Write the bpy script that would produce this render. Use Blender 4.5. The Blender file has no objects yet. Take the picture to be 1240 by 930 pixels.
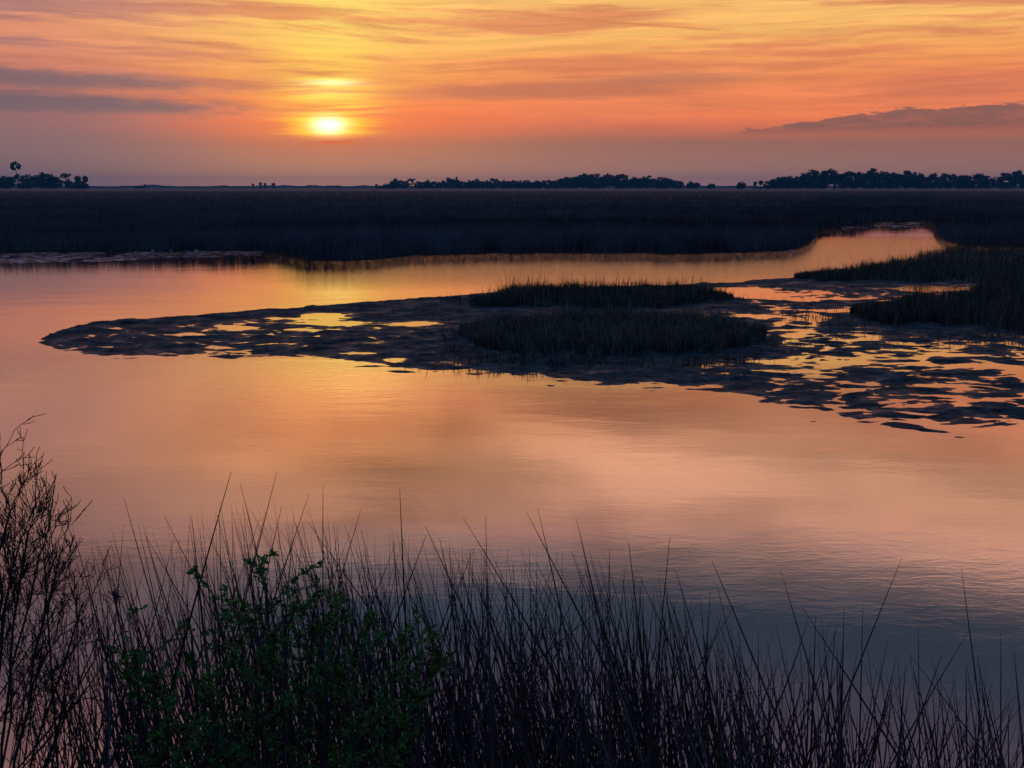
import bpy, math, random
import numpy as np
from mathutils import Vector, Matrix

random.seed(7)
rng = np.random.default_rng(11)
R = math.radians
scene = bpy.context.scene
COL = scene.collection

# ------------------------------------------------------------------ camera
F = 1330.0 / 1240.0 * 36.0
CAM_H = 4.0
HY = 225.7
PITCH = math.atan((465 - HY) / 1330.0)
cam_d = bpy.data.cameras.new("camera")
cam = bpy.data.objects.new("camera", cam_d)
COL.objects.link(cam)
cam.location = (0, 0, CAM_H)
cam.rotation_euler = (math.pi / 2 - PITCH, 0, 0)
cam_d.lens = F
cam_d.sensor_width = 36
cam_d.clip_start = 0.05
cam_d.clip_end = 20000
scene.camera = cam
CP, SP = math.cos(PITCH), math.sin(PITCH)


def ray(px, py):
    """direction in the world of a place seen in the photograph"""
    x = (np.asarray(px, float) - 620) / 1330.0
    v = (465 - np.asarray(py, float)) / 1330.0
    return x, CP + SP * v, -SP + CP * v


def ground(px, py, z=0.0):
    x, y, w = ray(px, py)
    t = (z - CAM_H) / w
    return x * t, y * t


def azel(px, py):
    x, y, w = ray(px, py)
    return math.degrees(math.atan2(x, y)), math.degrees(math.atan2(w, math.hypot(x, y)))


def at_depth(px, py, d):
    """point at forward distance d metres"""
    x, y, w = ray(px, py)
    t = d / y
    return np.array([x * t, d + 0 * x, CAM_H + w * t])


# ------------------------------------------------------------------ node helper
class G:
    def __init__(self, tree):
        self.t = tree
        self.n = tree.nodes
        self.l = tree.links

    def node(self, typ, **kw):
        nd = self.n.new(typ)
        for k, v in kw.items():
            setattr(nd, k, v)
        return nd

    def put(self, sock, v):
        if isinstance(v, S):
            self.l.new(v.s, sock)
        elif hasattr(v, "is_output"):
            self.l.new(v, sock)
        else:
            sock.default_value = v

    def math(self, op, *a, clamp=False):
        nd = self.node("ShaderNodeMath", operation=op)
        nd.use_clamp = clamp
        for i, v in enumerate(a):
            self.put(nd.inputs[i], v)
        return S(self, nd.outputs[0])

    def xyz(self, x, y, z=0.0):
        nd = self.node("ShaderNodeCombineXYZ")
        for i, v in enumerate((x, y, z)):
            self.put(nd.inputs[i], v)
        return nd.outputs[0]

    def sep(self, v):
        nd = self.node("ShaderNodeSeparateXYZ")
        self.put(nd.inputs[0], v)
        return [S(self, o) for o in nd.outputs]

    def noise(self, vec, scale=1.0, detail=3.0, rough=0.5, dist=0.0):
        nd = self.node("ShaderNodeTexNoise")
        self.put(nd.inputs["Vector"], vec)
        nd.inputs["Scale"].default_value = scale
        nd.inputs["Detail"].default_value = detail
        nd.inputs["Roughness"].default_value = rough
        nd.inputs["Distortion"].default_value = dist
        return S(self, nd.outputs[0])

    def ss(self, v, a, b, c=0.0, d=1.0):
        nd = self.node("ShaderNodeMapRange", interpolation_type="SMOOTHSTEP")
        self.put(nd.inputs[0], v)
        for i, q in enumerate((a, b, c, d)):
            self.put(nd.inputs[i + 1], q)
        return S(self, nd.outputs[0])

    def ramp(self, fac, stops, interp="LINEAR"):
        nd = self.node("ShaderNodeValToRGB")
        cr = nd.color_ramp
        cr.interpolation = interp
        while len(cr.elements) < len(stops):
            cr.elements.new(0.5)
        for e, (p, c) in zip(cr.elements, stops):
            e.position = p
            e.color = (*c, 1)
        self.put(nd.inputs[0], fac)
        return nd.outputs[0]

    def mix(self, f, a, b, mode="MIX"):
        nd = self.node("ShaderNodeMix", data_type="RGBA", blend_type=mode)
        nd.clamp_factor = False
        self.put(nd.inputs[0], f)
        self.put(nd.inputs[6], a if not isinstance(a, tuple) else (*a[:3], 1))
        self.put(nd.inputs[7], b if not isinstance(b, tuple) else (*b[:3], 1))
        return nd.outputs[2]


class S:
    def __init__(self, g, s):
        self.g, self.s = g, s

    def __add__(self, o): return self.g.math("ADD", self, o)
    def __radd__(self, o): return self.g.math("ADD", o, self)
    def __sub__(self, o): return self.g.math("SUBTRACT", self, o)
    def __rsub__(self, o): return self.g.math("SUBTRACT", o, self)
    def __mul__(self, o): return self.g.math("MULTIPLY", self, o)
    def __rmul__(self, o): return self.g.math("MULTIPLY", o, self)
    def __truediv__(self, o): return self.g.math("DIVIDE", self, o)
    def exp(self): return self.g.math("EXPONENT", self)
    def abs(self): return self.g.math("ABSOLUTE", self)
    def clamp(self): return self.g.math("ADD", self, 0.0, clamp=True)


def lin(r, g, b):
    """sRGB 0-255 to linear"""
    o = []
    for c in (r, g, b):
        c /= 255.0
        o.append(c / 12.92 if c <= 0.04045 else ((c + 0.055) / 1.055) ** 2.4)
    return tuple(o)


# ------------------------------------------------------------------ sky
SUN_AZ, SUN_EL = azel(398, 152)


def build_world():
    w = bpy.data.worlds.new("World")
    scene.world = w
    w.use_nodes = True
    g = G(w.node_tree)
    g.n.clear()
    tc = g.node("ShaderNodeTexCoord")
    X, Y, Z = g.sep(tc.outputs["Generated"])
    az = g.math("ARCTAN2", X, Y) * (180 / math.pi)
    el = g.math("ARCSINE", Z) * (180 / math.pi)
    ela = el.abs()
    DEG = lambda e: min(1.0, e / 45.0)
    E = ela / 45.0
    # wobble so that no band is ruler straight
    wob = g.noise(g.xyz(az * 0.05, ela * 0.22, 3.0), 1.0, 4, 0.55)
    elw = ela + (wob - 0.5) * 1.6 * g.ss(ela, 0.5, 4)
    Ew = elw / 45.0

    def stops(lst):
        return [(DEG(e), tuple(k * m for k in lin(*c))) for e, c, m in lst]
    right = stops([
        (0.0, (164, 122, 120), 1), (0.9, (156, 114, 108), 1), (2.2, (150, 100, 92), 1),
        (2.9, (205, 106, 84), 1), (3.5, (244, 126, 84), 1), (5.1, (240, 136, 84), 1), (6.2, (248, 160, 90), 1),
        (7.4, (252, 188, 104), 1), (9.2, (252, 192, 110), 1), (11.0, (252, 166, 122), 1.0),
        (14.0, (250, 184, 146), 1.12), (17.0, (240, 174, 146), 1.0), (19.4, (170, 145, 146), 1.0),
        (21.2, (70, 86, 108), 1.0), (23.3, (72, 84, 108), 1.0), (26.0, (104, 96, 118), 1.0), (28.0, (124, 108, 128), 1.0), (33.0, (178, 140, 150), 1.0), (40.0, (110, 110, 135), 0.6)])
    left = stops([
        (0.0, (120, 102, 114), 1), (0.9, (110, 96, 110), 1), (2.2, (124, 96, 106), 1),
        (3.2, (150, 98, 104), 1), (4.1, (168, 104, 104), 1), (5.3, (196, 118, 104), 1), (6.4, (222, 138, 108), 1),
        (7.6, (232, 148, 112), 1), (9.2, (228, 162, 128), 1), (11.5, (222, 158, 136), 1.0),
        (14.5, (198, 144, 130), 1.0), (17.5, (166, 128, 128), 1.0), (20.5, (132, 110, 120), 1.0),
        (23.0, (140, 112, 124), 1.0), (26.5, (200, 146, 148), 1.0), (31.0, (235, 172, 168), 1.2), (40.0, (120, 115, 140), 0.7)])
    cr = g.ramp(Ew, right)
    cl = g.ramp(Ew, left)
    side = g.ss(az, -24.0, -9.0)
    base = g.mix(side, cl, cr)
    # red-orange zone round the sun, low
    du = az - SUN_AZ
    dv = ela - SUN_EL
    red = ((du / 7.5) * (du / 7.5) + (dv - 0.6) * (dv - 0.6) / 2.6) * -1.0
    base = g.mix(red.exp() * 0.75, base, lin(243, 104, 66))
    # golden veil above the sun
    gold = (du / 5.6) * (du / 5.6) * -1.0
    goldf = gold.exp() * g.ss(ela, SUN_EL + 0.3, SUN_EL + 2.2) * g.ss(ela, 13.0, 8.0) * 0.48
    gcol = g.mix(g.ss(ela, 6.5, 9.0), lin(255, 198, 88), lin(255, 198, 96))
    base = g.mix(goldf, base, gcol)
    colm = ((du - 0.6) / 2.9) * ((du - 0.6) / 2.9) * -1.0
    base = g.mix(colm.exp() * g.ss(ela, 5.5, 7.5) * g.ss(ela, 12.0, 9.5) * 0.6, base, lin(255, 230, 112))
    goldr = (du / 9.0) * (du / 9.0) * -1.0
    base = g.mix(goldr.exp() * g.ss(ela, 9.0, 10.5) * g.ss(ela, 18.0, 12.0) * 0.85, base, lin(255, 166, 96))
    # fine streaks drawn out along the horizon
    s1 = g.noise(g.xyz(az * 0.06, elw * 0.8 + az * 0.018, 1.0), 1.0, 8, 0.62, 0.12)
    s2 = g.noise(g.xyz(az * 0.12, elw * 3.2 - az * 0.02, 8.0), 1.0, 7, 0.6, 0.08)
    s3 = g.noise(g.xyz(az * 0.045, elw * 0.4, 21.0), 1.0, 3, 0.5)
    stv = g.ss(ela, 2.2, 4.5)
    dark = g.ss(s1, 0.44, 0.60) * stv * 0.78 * g.ss(ela, 15.0, 10.0)
    warm = g.mix(side, lin(156, 108, 112), lin(212, 118, 84))
    base = g.mix(dark, base, warm)
    blot = g.noise(g.xyz(az * 0.05, ela * 0.17, 33.0), 1.0, 5, 0.55, 0.5)
    base = g.mix(g.ss(blot, 0.47, 0.66) * g.ss(ela, 9.0, 12.0) * g.ss(ela, 21.0, 18.0) * g.ss(az, 12.0, 2.0) * 0.5, base, lin(178, 122, 118))
    big = g.noise(g.xyz(az * 0.042, ela * 0.21, 71.0), 1.0, 5, 0.55, 0.3)
    bv = (g.ss(big, 0.3, 0.7) - 0.5) * 1.0 * g.ss(ela, 8.5, 11.0) * g.ss(ela, 24.0, 19.0)
    gain = 1.0 + bv + gold.exp() * g.ss(ela, 8.7, 9.8) * g.ss(ela, 14.0, 10.0) * 0.75 + (s2 - 0.5) * 0.75 * stv + (s1 - 0.5) * 0.45 * stv
    base = g.mix(1.0, base, g.xyz(gain, gain, gain), "MULTIPLY")
    # the brown smoke band right of the sun
    # (a long soft lens)
    def lens(a0, e0, wa, we, tilt, seed, namp=1.0, hard=(0.25, 0.95), fr=(0.16, 1.4)):
        nn = g.noise(g.xyz(az * fr[0], ela * fr[1], seed), 1.0, 6, 0.6, 0.3)
        a = (az - a0) / wa
        e = (ela - e0 - (az - a0) * tilt) / we
        q = (a * a + e * e) * -1.0
        f = q.exp() + (nn - 0.5) * namp
        return g.ss(f, hard[0], hard[1])
    aA, eA = azel(690, 108)
    base = g.mix(lens(aA, eA, 8.5, 0.62, 0.0, 4.0) * 0.7, base, lin(178, 104, 84))
    aB, eB = azel(820, 96)
    base = g.mix(lens(aB, eB, 5.0, 0.42, 0.01, 6.0) * 0.5, base, lin(168, 108, 92))
    # grey bars of cloud at the left
    aC, eC = azel(-20, 92)
    base = g.mix(lens(aC, eC, 10.0, 0.44, -0.012, 12.0, 1.0, (0.02, 0.85), (0.5, 2.6)) * 0.85, base, lin(108, 90, 104))
    aD, eD = azel(10, 123)
    base = g.mix(lens(aD, eD, 10.0, 0.46, -0.008, 15.0, 0.9, (0.02, 0.8), (0.5, 2.6)) * 0.92, base, lin(94, 84, 102))
    # grey veil under them
    vl = g.ss(az, -12.0, -22.0) * g.ss(ela, 0.0, 1.5) * g.ss(ela, 4.6, 3.0)
    base = g.mix(vl * 0.45, base, lin(120, 98, 114))
    # long cloud bank at the right, flat base and ragged top
    aE, eE = azel(1250, 150)
    nE = g.noise(g.xyz(az * 0.6, ela * 3.0, 30.0), 1.0, 8, 0.72, 0.3)
    nE2 = g.noise(g.xyz(az * 0.09, 3.0, 31.0), 1.0, 2, 0.5)
    topE = g.ss(az, azel(850, 150)[0], azel(1100, 150)[0], azel(850, 161)[1], azel(1100, 132)[1]) + g.ss(az, 18.0, 30.0) * 0.4 + (nE - 0.5) * 1.3
    botE = azel(1000, 163)[1]
    mE = g.ss(topE - ela, -0.02, 0.10) * g.ss(ela, botE - 0.25, botE + 0.45) * g.ss(az, azel(840, 150)[0], azel(920, 150)[0]) * g.ss(az, 44.0, 30.0)
    base = g.mix(mE * (g.ss(nE, 0.25, 0.6) * 0.3 + 0.6), base, lin(120, 86, 86))
    # thin rosy gap under the bank
    # vapour trails
    def trail(p, q, w0, k):
        a1, e1 = azel(*p)
        a2, e2 = azel(*q)
        sl = (e2 - e1) / (a2 - a1)
        d = (ela - e1 - (az - a1) * sl + (g.noise(g.xyz(az * 0.8, 1.0, 50.0), 1.0, 3) - 0.5) * 0.12) / w0
        return (d * d * -1.0).exp() * g.ss(az, a1, a1 + 1.0) * g.ss(az, a2, a2 - 1.5) * k
    base = g.mix(trail((610, 15), (895, 38), 0.045, 0.55), base, lin(205, 120, 72))
    base = g.mix(trail((325, 25), (425, 42), 0.04, 0.5), base, lin(215, 125, 70))
    # sun behind thin cloud
    hal = ((du / 2.2) * (du / 2.2) + (dv / 0.62) * (dv / 0.62)) * -1.0
    base = g.mix(g.ss(hal.exp() + (s2 - 0.5) * 0.8, 0.1, 0.8) * g.ss(dv, -0.95, -0.4), base, lin(255, 186, 36))
    yl = ((du / 2.2) * (du / 2.2)) * -1.0
    base = g.mix((yl.exp() * g.ss(dv, 0.3, 1.0) * g.ss(dv, 5.5, 1.6) * (g.ss(s2, 0.35, 0.62) + 0.1)).clamp(), base, lin(255, 216, 84))
    slot = ((du - 0.3) * (du - 0.3) / 1.5 + (dv - 2.08) * (dv - 2.08) / 0.022) * -1.0
    sl2 = ((du + 0.1) * (du + 0.1) / 2.0 + (dv - 1.6) * (dv - 1.6) / 0.05) * -1.0
    streak = 0.55 + g.ss(s2, 0.3, 0.65) * 0.9
    core = ((du / 0.66) * (du / 0.66) + (dv / 0.33) * (dv / 0.33)) * -1.0
    wing = ((du / 1.0) * (du / 1.0) + (dv - 0.05) * (dv - 0.05) / 0.16) * -1.0
    glow = ((du / 2.4) * (du / 2.4) + (dv - 0.2) * (dv - 0.2) / 0.55) * -1.0
    add1 = core.exp() * 1.3 * (0.5 + streak * 0.5) + wing.exp() * 0.6 * streak + slot.exp() * 0.9 + sl2.exp() * 0.15
    gl_ = glow.exp() * streak * g.ss(dv, -1.0, -0.3)
    add = g.xyz(add1 + gl_ * 0.25, add1 * 0.80 + gl_ * 0.16, add1 * 0.45 + core.exp() * 0.5)
    base = g.mix(1.0, base, add, "ADD")
    # small dark clouds under the disc
    nd = g.noise(g.xyz(az * 2.2, ela * 5.0, 60.0), 1.0, 4, 0.6)
    lowb = ((du - 0.3) * (du - 0.3) / 2.2 + (dv + 0.80) * (dv + 0.80) / 0.012) * -1.0
    base = g.mix(g.ss(lowb.exp() + (nd - 0.5) * 1.4, 0.35, 0.9) * 0.8, base, lin(214, 74, 48))
    # away from the dawn the sky is a dim slate blue
    front = g.math("MULTIPLY", 1.0, g.math("COSINE", du * (math.pi / 180)))
    back = g.ss(front, 0.72, -0.2)
    high = g.ss(el, 30.0, 55.0)
    fade = g.math("MAXIMUM", back, high)
    base = g.mix(fade, base, (0.045, 0.100, 0.215))
    sky = g.node("ShaderNodeTexSky", sky_type="NISHITA")
    sky.sun_disc = False
    sky.sun_elevation = R(SUN_EL)
    sky.sun_rotation = R(SUN_AZ)
    sky.altitude = 0
    sc_ = g.mix(1.0, sky.outputs[0], (0.004, 0.004, 0.004), "MULTIPLY")
    total = g.mix(1.0, base, sc_, "ADD")
    bg = g.node("ShaderNodeBackground")
    g.put(bg.inputs[0], total)
    bg.inputs[1].default_value = 1.0
    out = g.node("ShaderNodeOutputWorld")
    g.l.new(bg.outputs[0], out.inputs[0])
    w.cycles.sampling_method = "MANUAL"
    w.cycles.sample_map_resolution = 1024


build_world()

sun_d = bpy.data.lights.new("sun", "SUN")
sun_d.energy = 0.0008
sun_d.angle = R(1.8)
sun_d.color = (1.0, 0.50, 0.20)
sun = bpy.data.objects.new("sun", sun_d)
COL.objects.link(sun)
sdir = Vector((math.sin(R(SUN_AZ)) * math.cos(R(SUN_EL)), math.cos(R(SUN_AZ)) * math.cos(R(SUN_EL)), math.sin(R(SUN_EL))))
sun.rotation_euler = sdir.to_track_quat("Z", "Y").to_euler()
sun.location = sdir * 100

scene.view_settings.view_transform = "Standard"
scene.view_settings.look = "None"
scene.view_settings.exposure = 0.0
scene.view_settings.gamma = 1.0
scene.render.engine = "CYCLES"
scene.cycles.max_bounces = 6
scene.cycles.volume_bounces = 0
scene.cycles.transparent_max_bounces = 8
scene.cycles.caustics_reflective = False
scene.cycles.use_denoising = True
scene.cycles.sample_clamp_indirect = 6.0


# ------------------------------------------------------------------ materials
def mat(name, col, rough=0.8, spec=0.3, vary=0.0, vscale=3.0, tint=False, bump=None, trans=0.0):
    m = bpy.data.materials.new(name)
    m.use_nodes = True
    g = G(m.node_tree)
    b = g.n["Principled BSDF"]
    b.inputs["Roughness"].default_value = rough
    b.inputs["Specular IOR Level"].default_value = spec
    c = (*col, 1)
    if tint:
        at = g.node("ShaderNodeAttribute", attribute_name="tint")
        c = at.outputs["Color"]
        if col != (1, 1, 1):
            c = g.mix(1.0, c, col, "MULTIPLY")
    if vary:
        tc = g.node("ShaderNodeTexCoord")
        n = g.noise(tc.outputs["Object"], vscale, 5, 0.6)
        k = 1.0 + (n - 0.5) * 2.0 * vary
        c = g.mix(1.0, c, g.xyz(k, k, k), "MULTIPLY")
    g.put(b.inputs["Base Color"], c)
    if bump:
        tc = g.node("ShaderNodeTexCoord")
        n = g.noise(tc.outputs["Object"], bump[0], 5, 0.65)
        bn = g.node("ShaderNodeBump")
        g.put(bn.inputs["Height"], n)
        bn.inputs["Distance"].default_value = bump[1]
        g.l.new(bn.outputs[0], b.inputs["Normal"])
    if trans:
        tr = g.node("ShaderNodeBsdfTranslucent")
        g.put(tr.inputs[0], c)
        mx = g.node("ShaderNodeMixShader")
        mx.inputs[0].default_value = trans
        g.l.new(b.outputs[0], mx.inputs[1])
        g.l.new(tr.outputs[0], mx.inputs[2])
        g.l.new(mx.outputs[0], g.n["Material Output"].inputs[0])
    return m


M_BLADE = mat("marsh_blade", (1, 1, 1), 0.75, 0.08, tint=True)
M_RUSH = mat("rush_stem", (1, 1, 1), 0.6, 0.12, tint=True)
M_LEAF = mat("shrub_leaf", (1, 1, 1), 0.5, 0.18, tint=True, trans=0.35)
M_TWIG = mat("twig_bark", (0.045, 0.04, 0.042), 0.85, 0.15, vary=0.4, vscale=30)
M_CROWN = mat("far_foliage", (1, 1, 1), 0.9, 0.05, tint=True)
M_TRUNK = mat("far_bark", (0.06, 0.05, 0.045), 0.9, 0.1, vary=0.3, vscale=2)
M_SOIL = mat("marsh_soil", (0.035, 0.033, 0.032), 0.9, 0.1, vary=0.5, vscale=0.8, bump=(2.0, 0.1))
M_BANK = mat("bank_soil", (0.04, 0.035, 0.03), 0.95, 0.1, vary=0.5, vscale=6, bump=(12.0, 0.03))


def water_mat():
    m = bpy.data.materials.new("creek_water")
    m.use_nodes = True
    g = G(m.node_tree)
    g.n.clear()
    tc = g.node("ShaderNodeTexCoord")
    x, y, z = g.sep(tc.outputs["Object"])
    warp = g.noise(g.xyz(x * 0.12, y * 0.12), 1.0, 2) * 2.0
    r1 = g.noise(g.xyz(x * 2.0 + y * 0.25, y * 5.2 + warp, 0.0), 1.0, 4, 0.6, 0.5)
    r2 = g.noise(g.xyz(x * 5.0 - y * 0.8, y * 13.0 + warp * 2.0, 5.0), 1.0, 3, 0.6)
    swell = g.noise(g.xyz(x * 0.22, y * 0.5 + warp, 9.0), 1.0, 2, 0.5)
    # wind patches: rippled lanes between calm water
    patch = g.ss(g.noise(g.xyz(x * 0.05, y * 0.16 + 4.0, 2.0), 1.0, 4, 0.6, 0.4), 0.40, 0.62)
    far = g.ss(y, 40.0, 52.0) * g.ss(y, 92.0, 76.0) * (g.ss(x + y * 0.1, -9.0, 1.0) + 0.10)
    left = g.ss(x + y * 0.1, 1.0, -7.0) * g.ss(y, 40.0, 50.0)
    near = g.ss(y, 7.0, 15.0) * 0.55 + 0.45
    amp = (0.16 + patch * 0.34) * (1.0 - left * 0.8) * near + far * 1.1
    r3 = g.noise(g.xyz(x * 1.6, y * 2.6 + warp, 15.0), 1.0, 5, 0.7)
    h = r1 * 0.009 + r2 * 0.0034
    h = h * amp + swell * 0.012 + r3 * far * 0.045
    bn = g.node("ShaderNodeBump")
    bn.inputs["Strength"].default_value = 1.0
    bn.inputs["Distance"].default_value = WATER_BUMP
    g.put(bn.inputs["Height"], h)
    gl = g.node("ShaderNodeBsdfGlossy")
    gl.inputs["Roughness"].default_value = 0.03
    gl.inputs["Color"].default_value = (1.0, 0.94, 0.91, 1)
    g.l.new(bn.outputs[0], gl.inputs["Normal"])
    df = g.node("ShaderNodeBsdfDiffuse")
    df.inputs["Color"].default_value = (0.020, 0.026, 0.034, 1)
    fr = g.node("ShaderNodeFresnel")
    fr.inputs["IOR"].default_value = 2.0
    g.l.new(bn.outputs[0], fr.inputs["Normal"])
    mx = g.node("ShaderNodeMixShader")
    g.put(mx.inputs[0], (S(g, fr.outputs[0]) * 1.10 + 0.17).clamp())
    g.l.new(df.outputs[0], mx.inputs[1])
    g.l.new(gl.outputs[0], mx.inputs[2])
    o = g.node("ShaderNodeOutputMaterial")
    g.l.new(mx.outputs[0], o.inputs[0])
    return m


WATER_BUMP = 0.55


def mud_mat():
    m = bpy.data.materials.new("wet_mud")
    m.use_nodes = True
    g = G(m.node_tree)
    b = g.n["Principled BSDF"]
    tc = g.node("ShaderNodeTexCoord")
    n1 = g.noise(tc.outputs["Object"], 1.3, 6, 0.65)
    n2 = g.noise(tc.outputs["Object"], 6.0, 6, 0.7)
    c = g.mix(g.ss(n1 * 0.4 + n2 * 0.6, 0.36, 0.66), (0.008, 0.024, 0.034), (0.060, 0.125, 0.160))  # mottled silt tones; the pale end also paints in a blue-grey sheen
    g.put(b.inputs["Base Color"], c)
    at = g.node("ShaderNodeAttribute", attribute_name="wet")
    wet = S(g, at.outputs["Fac"])
    wv = (wet * 0.8 + g.ss(n1, 0.45, 0.7) * 0.55).clamp()
    g.put(b.inputs["Roughness"], 0.80 - wv * 0.42)
    g.put(b.inputs["Specular IOR Level"], 0.01 + wv * 0.11)
    bn = g.node("ShaderNodeBump")
    g.put(bn.inputs["Height"], n2 + n1 * 2.0)
    bn.inputs["Distance"].default_value = 0.06
    g.l.new(bn.outputs[0], b.inputs["Normal"])
    return m


def painted_glint_mat():
    m = bpy.data.materials.new("painted_glint_mud")
    m.use_nodes = True
    g = G(m.node_tree)
    b = g.n["Principled BSDF"]
    tc = g.node("ShaderNodeTexCoord")
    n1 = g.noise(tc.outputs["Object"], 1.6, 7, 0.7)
    g.put(b.inputs["Base Color"], g.mix(g.ss(n1, 0.49, 0.60), (0.02, 0.025, 0.035), (0.58, 0.66, 0.80)))  # pale patches put the silvery sheen and glints into the mud's colour
    b.inputs["Roughness"].default_value = 0.45
    b.inputs["Specular IOR Level"].default_value = 0.08
    bn = g.node("ShaderNodeBump")
    g.put(bn.inputs["Height"], g.noise(tc.outputs["Object"], 5.0, 5, 0.7))
    bn.inputs["Distance"].default_value = 0.25
    g.l.new(bn.outputs[0], b.inputs["Normal"])
    return m


M_PAINTED_GLINT = painted_glint_mat()
M_WATER = water_mat()
M_MUD = mud_mat()


# ------------------------------------------------------------------ mesh helpers
def link(o, parent=None):
    COL.objects.link(o)
    if parent is not None:
        o.parent = parent
    return o


def tag(o, label=None, cat=None, group=None, kind=None):
    if label: o["label"] = label
    if cat: o["category"] = cat
    if group: o["group"] = group
    if kind: o["kind"] = kind
    return o


def mesh_np(name, V, Fc, m, tint=None, smooth=False, attr=None):
    V = np.ascontiguousarray(V, dtype=np.float32)
    Fc = np.ascontiguousarray(Fc, dtype=np.int32)
    k = Fc.shape[1]
    me = bpy.data.meshes.new(name)
    me.vertices.add(len(V))
    me.vertices.foreach_set("co", V.ravel())
    me.loops.add(Fc.size)
    me.loops.foreach_set("vertex_index", Fc.ravel())
    me.polygons.add(len(Fc))
    me.polygons.foreach_set("loop_start", np.arange(0, Fc.size, k, dtype=np.int32))
    if smooth:
        me.polygons.foreach_set("use_smooth", np.ones(len(Fc), dtype=bool))
    if tint is not None:
        a = me.color_attributes.new("tint", "FLOAT_COLOR", "POINT")
        c = np.ones((len(V), 4), np.float32)
        c[:, :3] = tint
        a.data.foreach_set("color", c.ravel())
    if attr is not None:
        a = me.attributes.new(attr[0], "FLOAT", "POINT")
        a.data.foreach_set("value", np.asarray(attr[1], np.float32))
    me.update(calc_edges=True)
    me.validate()
    me.materials.append(m)
    return me


def obj_np(name, *a, parent=None, **k):
    return link(bpy.data.objects.new(name, mesh_np(name, *a, **k)), parent)


def empty(name, loc):
    o = bpy.data.objects.new(name, None)
    o.location = loc
    o.empty_display_size = 0.2
    return link(o)


# value noise ------------------------------------------------------
def _hash(ix, iy, seed):
    ix = ix.astype(np.uint32); iy = iy.astype(np.uint32)
    h = ix * np.uint32(374761393) + iy * np.uint32(668265263) + np.uint32(seed) * np.uint32(2246822519)
    h = (h ^ (h >> np.uint32(13))) * np.uint32(1274126177)
    h = h ^ (h >> np.uint32(16))
    return h.astype(np.float64) / 4294967295.0


def vnoise(x, y, seed=0):
    xi = np.floor(x); yi = np.floor(y)
    fx = x - xi; fy = y - yi
    ux = fx * fx * fx * (fx * (fx * 6 - 15) + 10); uy = fy * fy * fy * (fy * (fy * 6 - 15) + 10)
    xi = xi.astype(np.int64); yi = yi.astype(np.int64)
    a = _hash(xi, yi, seed); b = _hash(xi + 1, yi, seed)
    c = _hash(xi, yi + 1, seed); d = _hash(xi + 1, yi + 1, seed)
    return (a + (b - a) * ux) * (1 - uy) + (c + (d - c) * ux) * uy


def fbm(x, y, seed=0, oct=4, gain=0.5):
    s = 0; a = 1; t = 0
    for k in range(oct):
        s = s + a * vnoise(x * 2 ** k + 17.3 * k, y * 2 ** k - 9.1 * k, seed + k)
        t += a
        a *= gain
    return s / t * 2 - 1


def sstep(v, a, b):
    t = np.clip((v - a) / (b - a), 0, 1)
    return t * t * (3 - 2 * t)


def grid_faces(nr, nc):
    i = np.arange(nr - 1)[:, None] * nc + np.arange(nc - 1)[None, :]
    return np.stack([i, i + 1, i + nc + 1, i + nc], -1).reshape(-1, 4)


def rot_tilt(n):
    return rng.uniform(0, 2 * math.pi, n)


# ------------------------------------------------------------------ water
wn = [(-6000, -60), (6000, -60), (6000, 9000), (-6000, 9000)]
V = np.array([(-400, -60, 0), (400, -60, 0), (400, 260, 0), (-400, 260, 0)], float)
w = obj_np("water", V, np.array([[0, 1, 2, 3]]), M_WATER)
tag(w, "calm tidal creek reflecting the orange sunrise", None, kind="structure")

# ------------------------------------------------------------------ marsh ground (polar sheet)
# grass front of the far marsh, with an added left-centre bulge for the dark reflection, in photograph coordinates
FR = np.array([(-900, 309), (-300, 306), (0, 304), (200, 303.5), (330, 304), (350, 308), (370, 314), (420, 315.5), (455, 312.5), (500, 309.5), (550, 308), (620, 306.5), (860, 307), (915, 305),
               (948, 304.5), (966, 301.5), (978, 297), (985, 290), (990, 283), (997, 278), (1008, 275), (1030, 274.5), (1060, 269), (1085, 270), (1118, 266), (1131, 270), (1134, 281), (1137, 286), (1146, 292),
               (1165, 296), (1240, 300), (1500, 300), (1900, 300)], float)
pxs = np.concatenate([np.linspace(-900, -50, 100, endpoint=False), np.linspace(-50, 1300, 900, endpoint=False), np.linspace(1300, 1900, 60)])
fy = np.interp(pxs, FR[:, 0], FR[:, 1]) + 1.3 * fbm(pxs / 26, pxs * 0, 3, 4) + 0.6 * fbm(pxs / 5, pxs * 0, 5, 3)
gx, gy = ground(pxs, fy)
rr = np.hypot(gx, gy)
aa = np.arctan2(gx, gy)
offs = np.array([-1.2, -0.3, 0.15, 0.5, 1.2, 3, 6, 12, 22, 40, 70, 120, 200, 350, 600, 1000, 1500, 2100, 2700, 3300.0])
zz = np.array([-0.35, -0.06, 0.10, 0.25, 0.33, 0.36, 0.4, 0.4, 0.4, 0.4, 0.4, 0.42, 0.45, 0.5, 0.6, 0.7, 0.8, 0.8, 0.8, 0.8])
RR = rr[None, :] + offs[:, None]
VX = RR * np.sin(aa)[None, :]; VY = RR * np.cos(aa)[None, :]
VZ = zz[:, None] + 0.05 * fbm(VX / 3, VY / 3, 9, 3)
Vg = np.stack([VX, VY, VZ], -1).reshape(-1, 3)
o = obj_np("marsh_ground", Vg, grid_faces(len(offs), len(pxs)), M_SOIL, smooth=True)
tag(o, "flat dark marsh plain reaching to the horizon", None, kind="structure")
marsh_front = lambda px: np.interp(px, pxs, fy)


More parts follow.
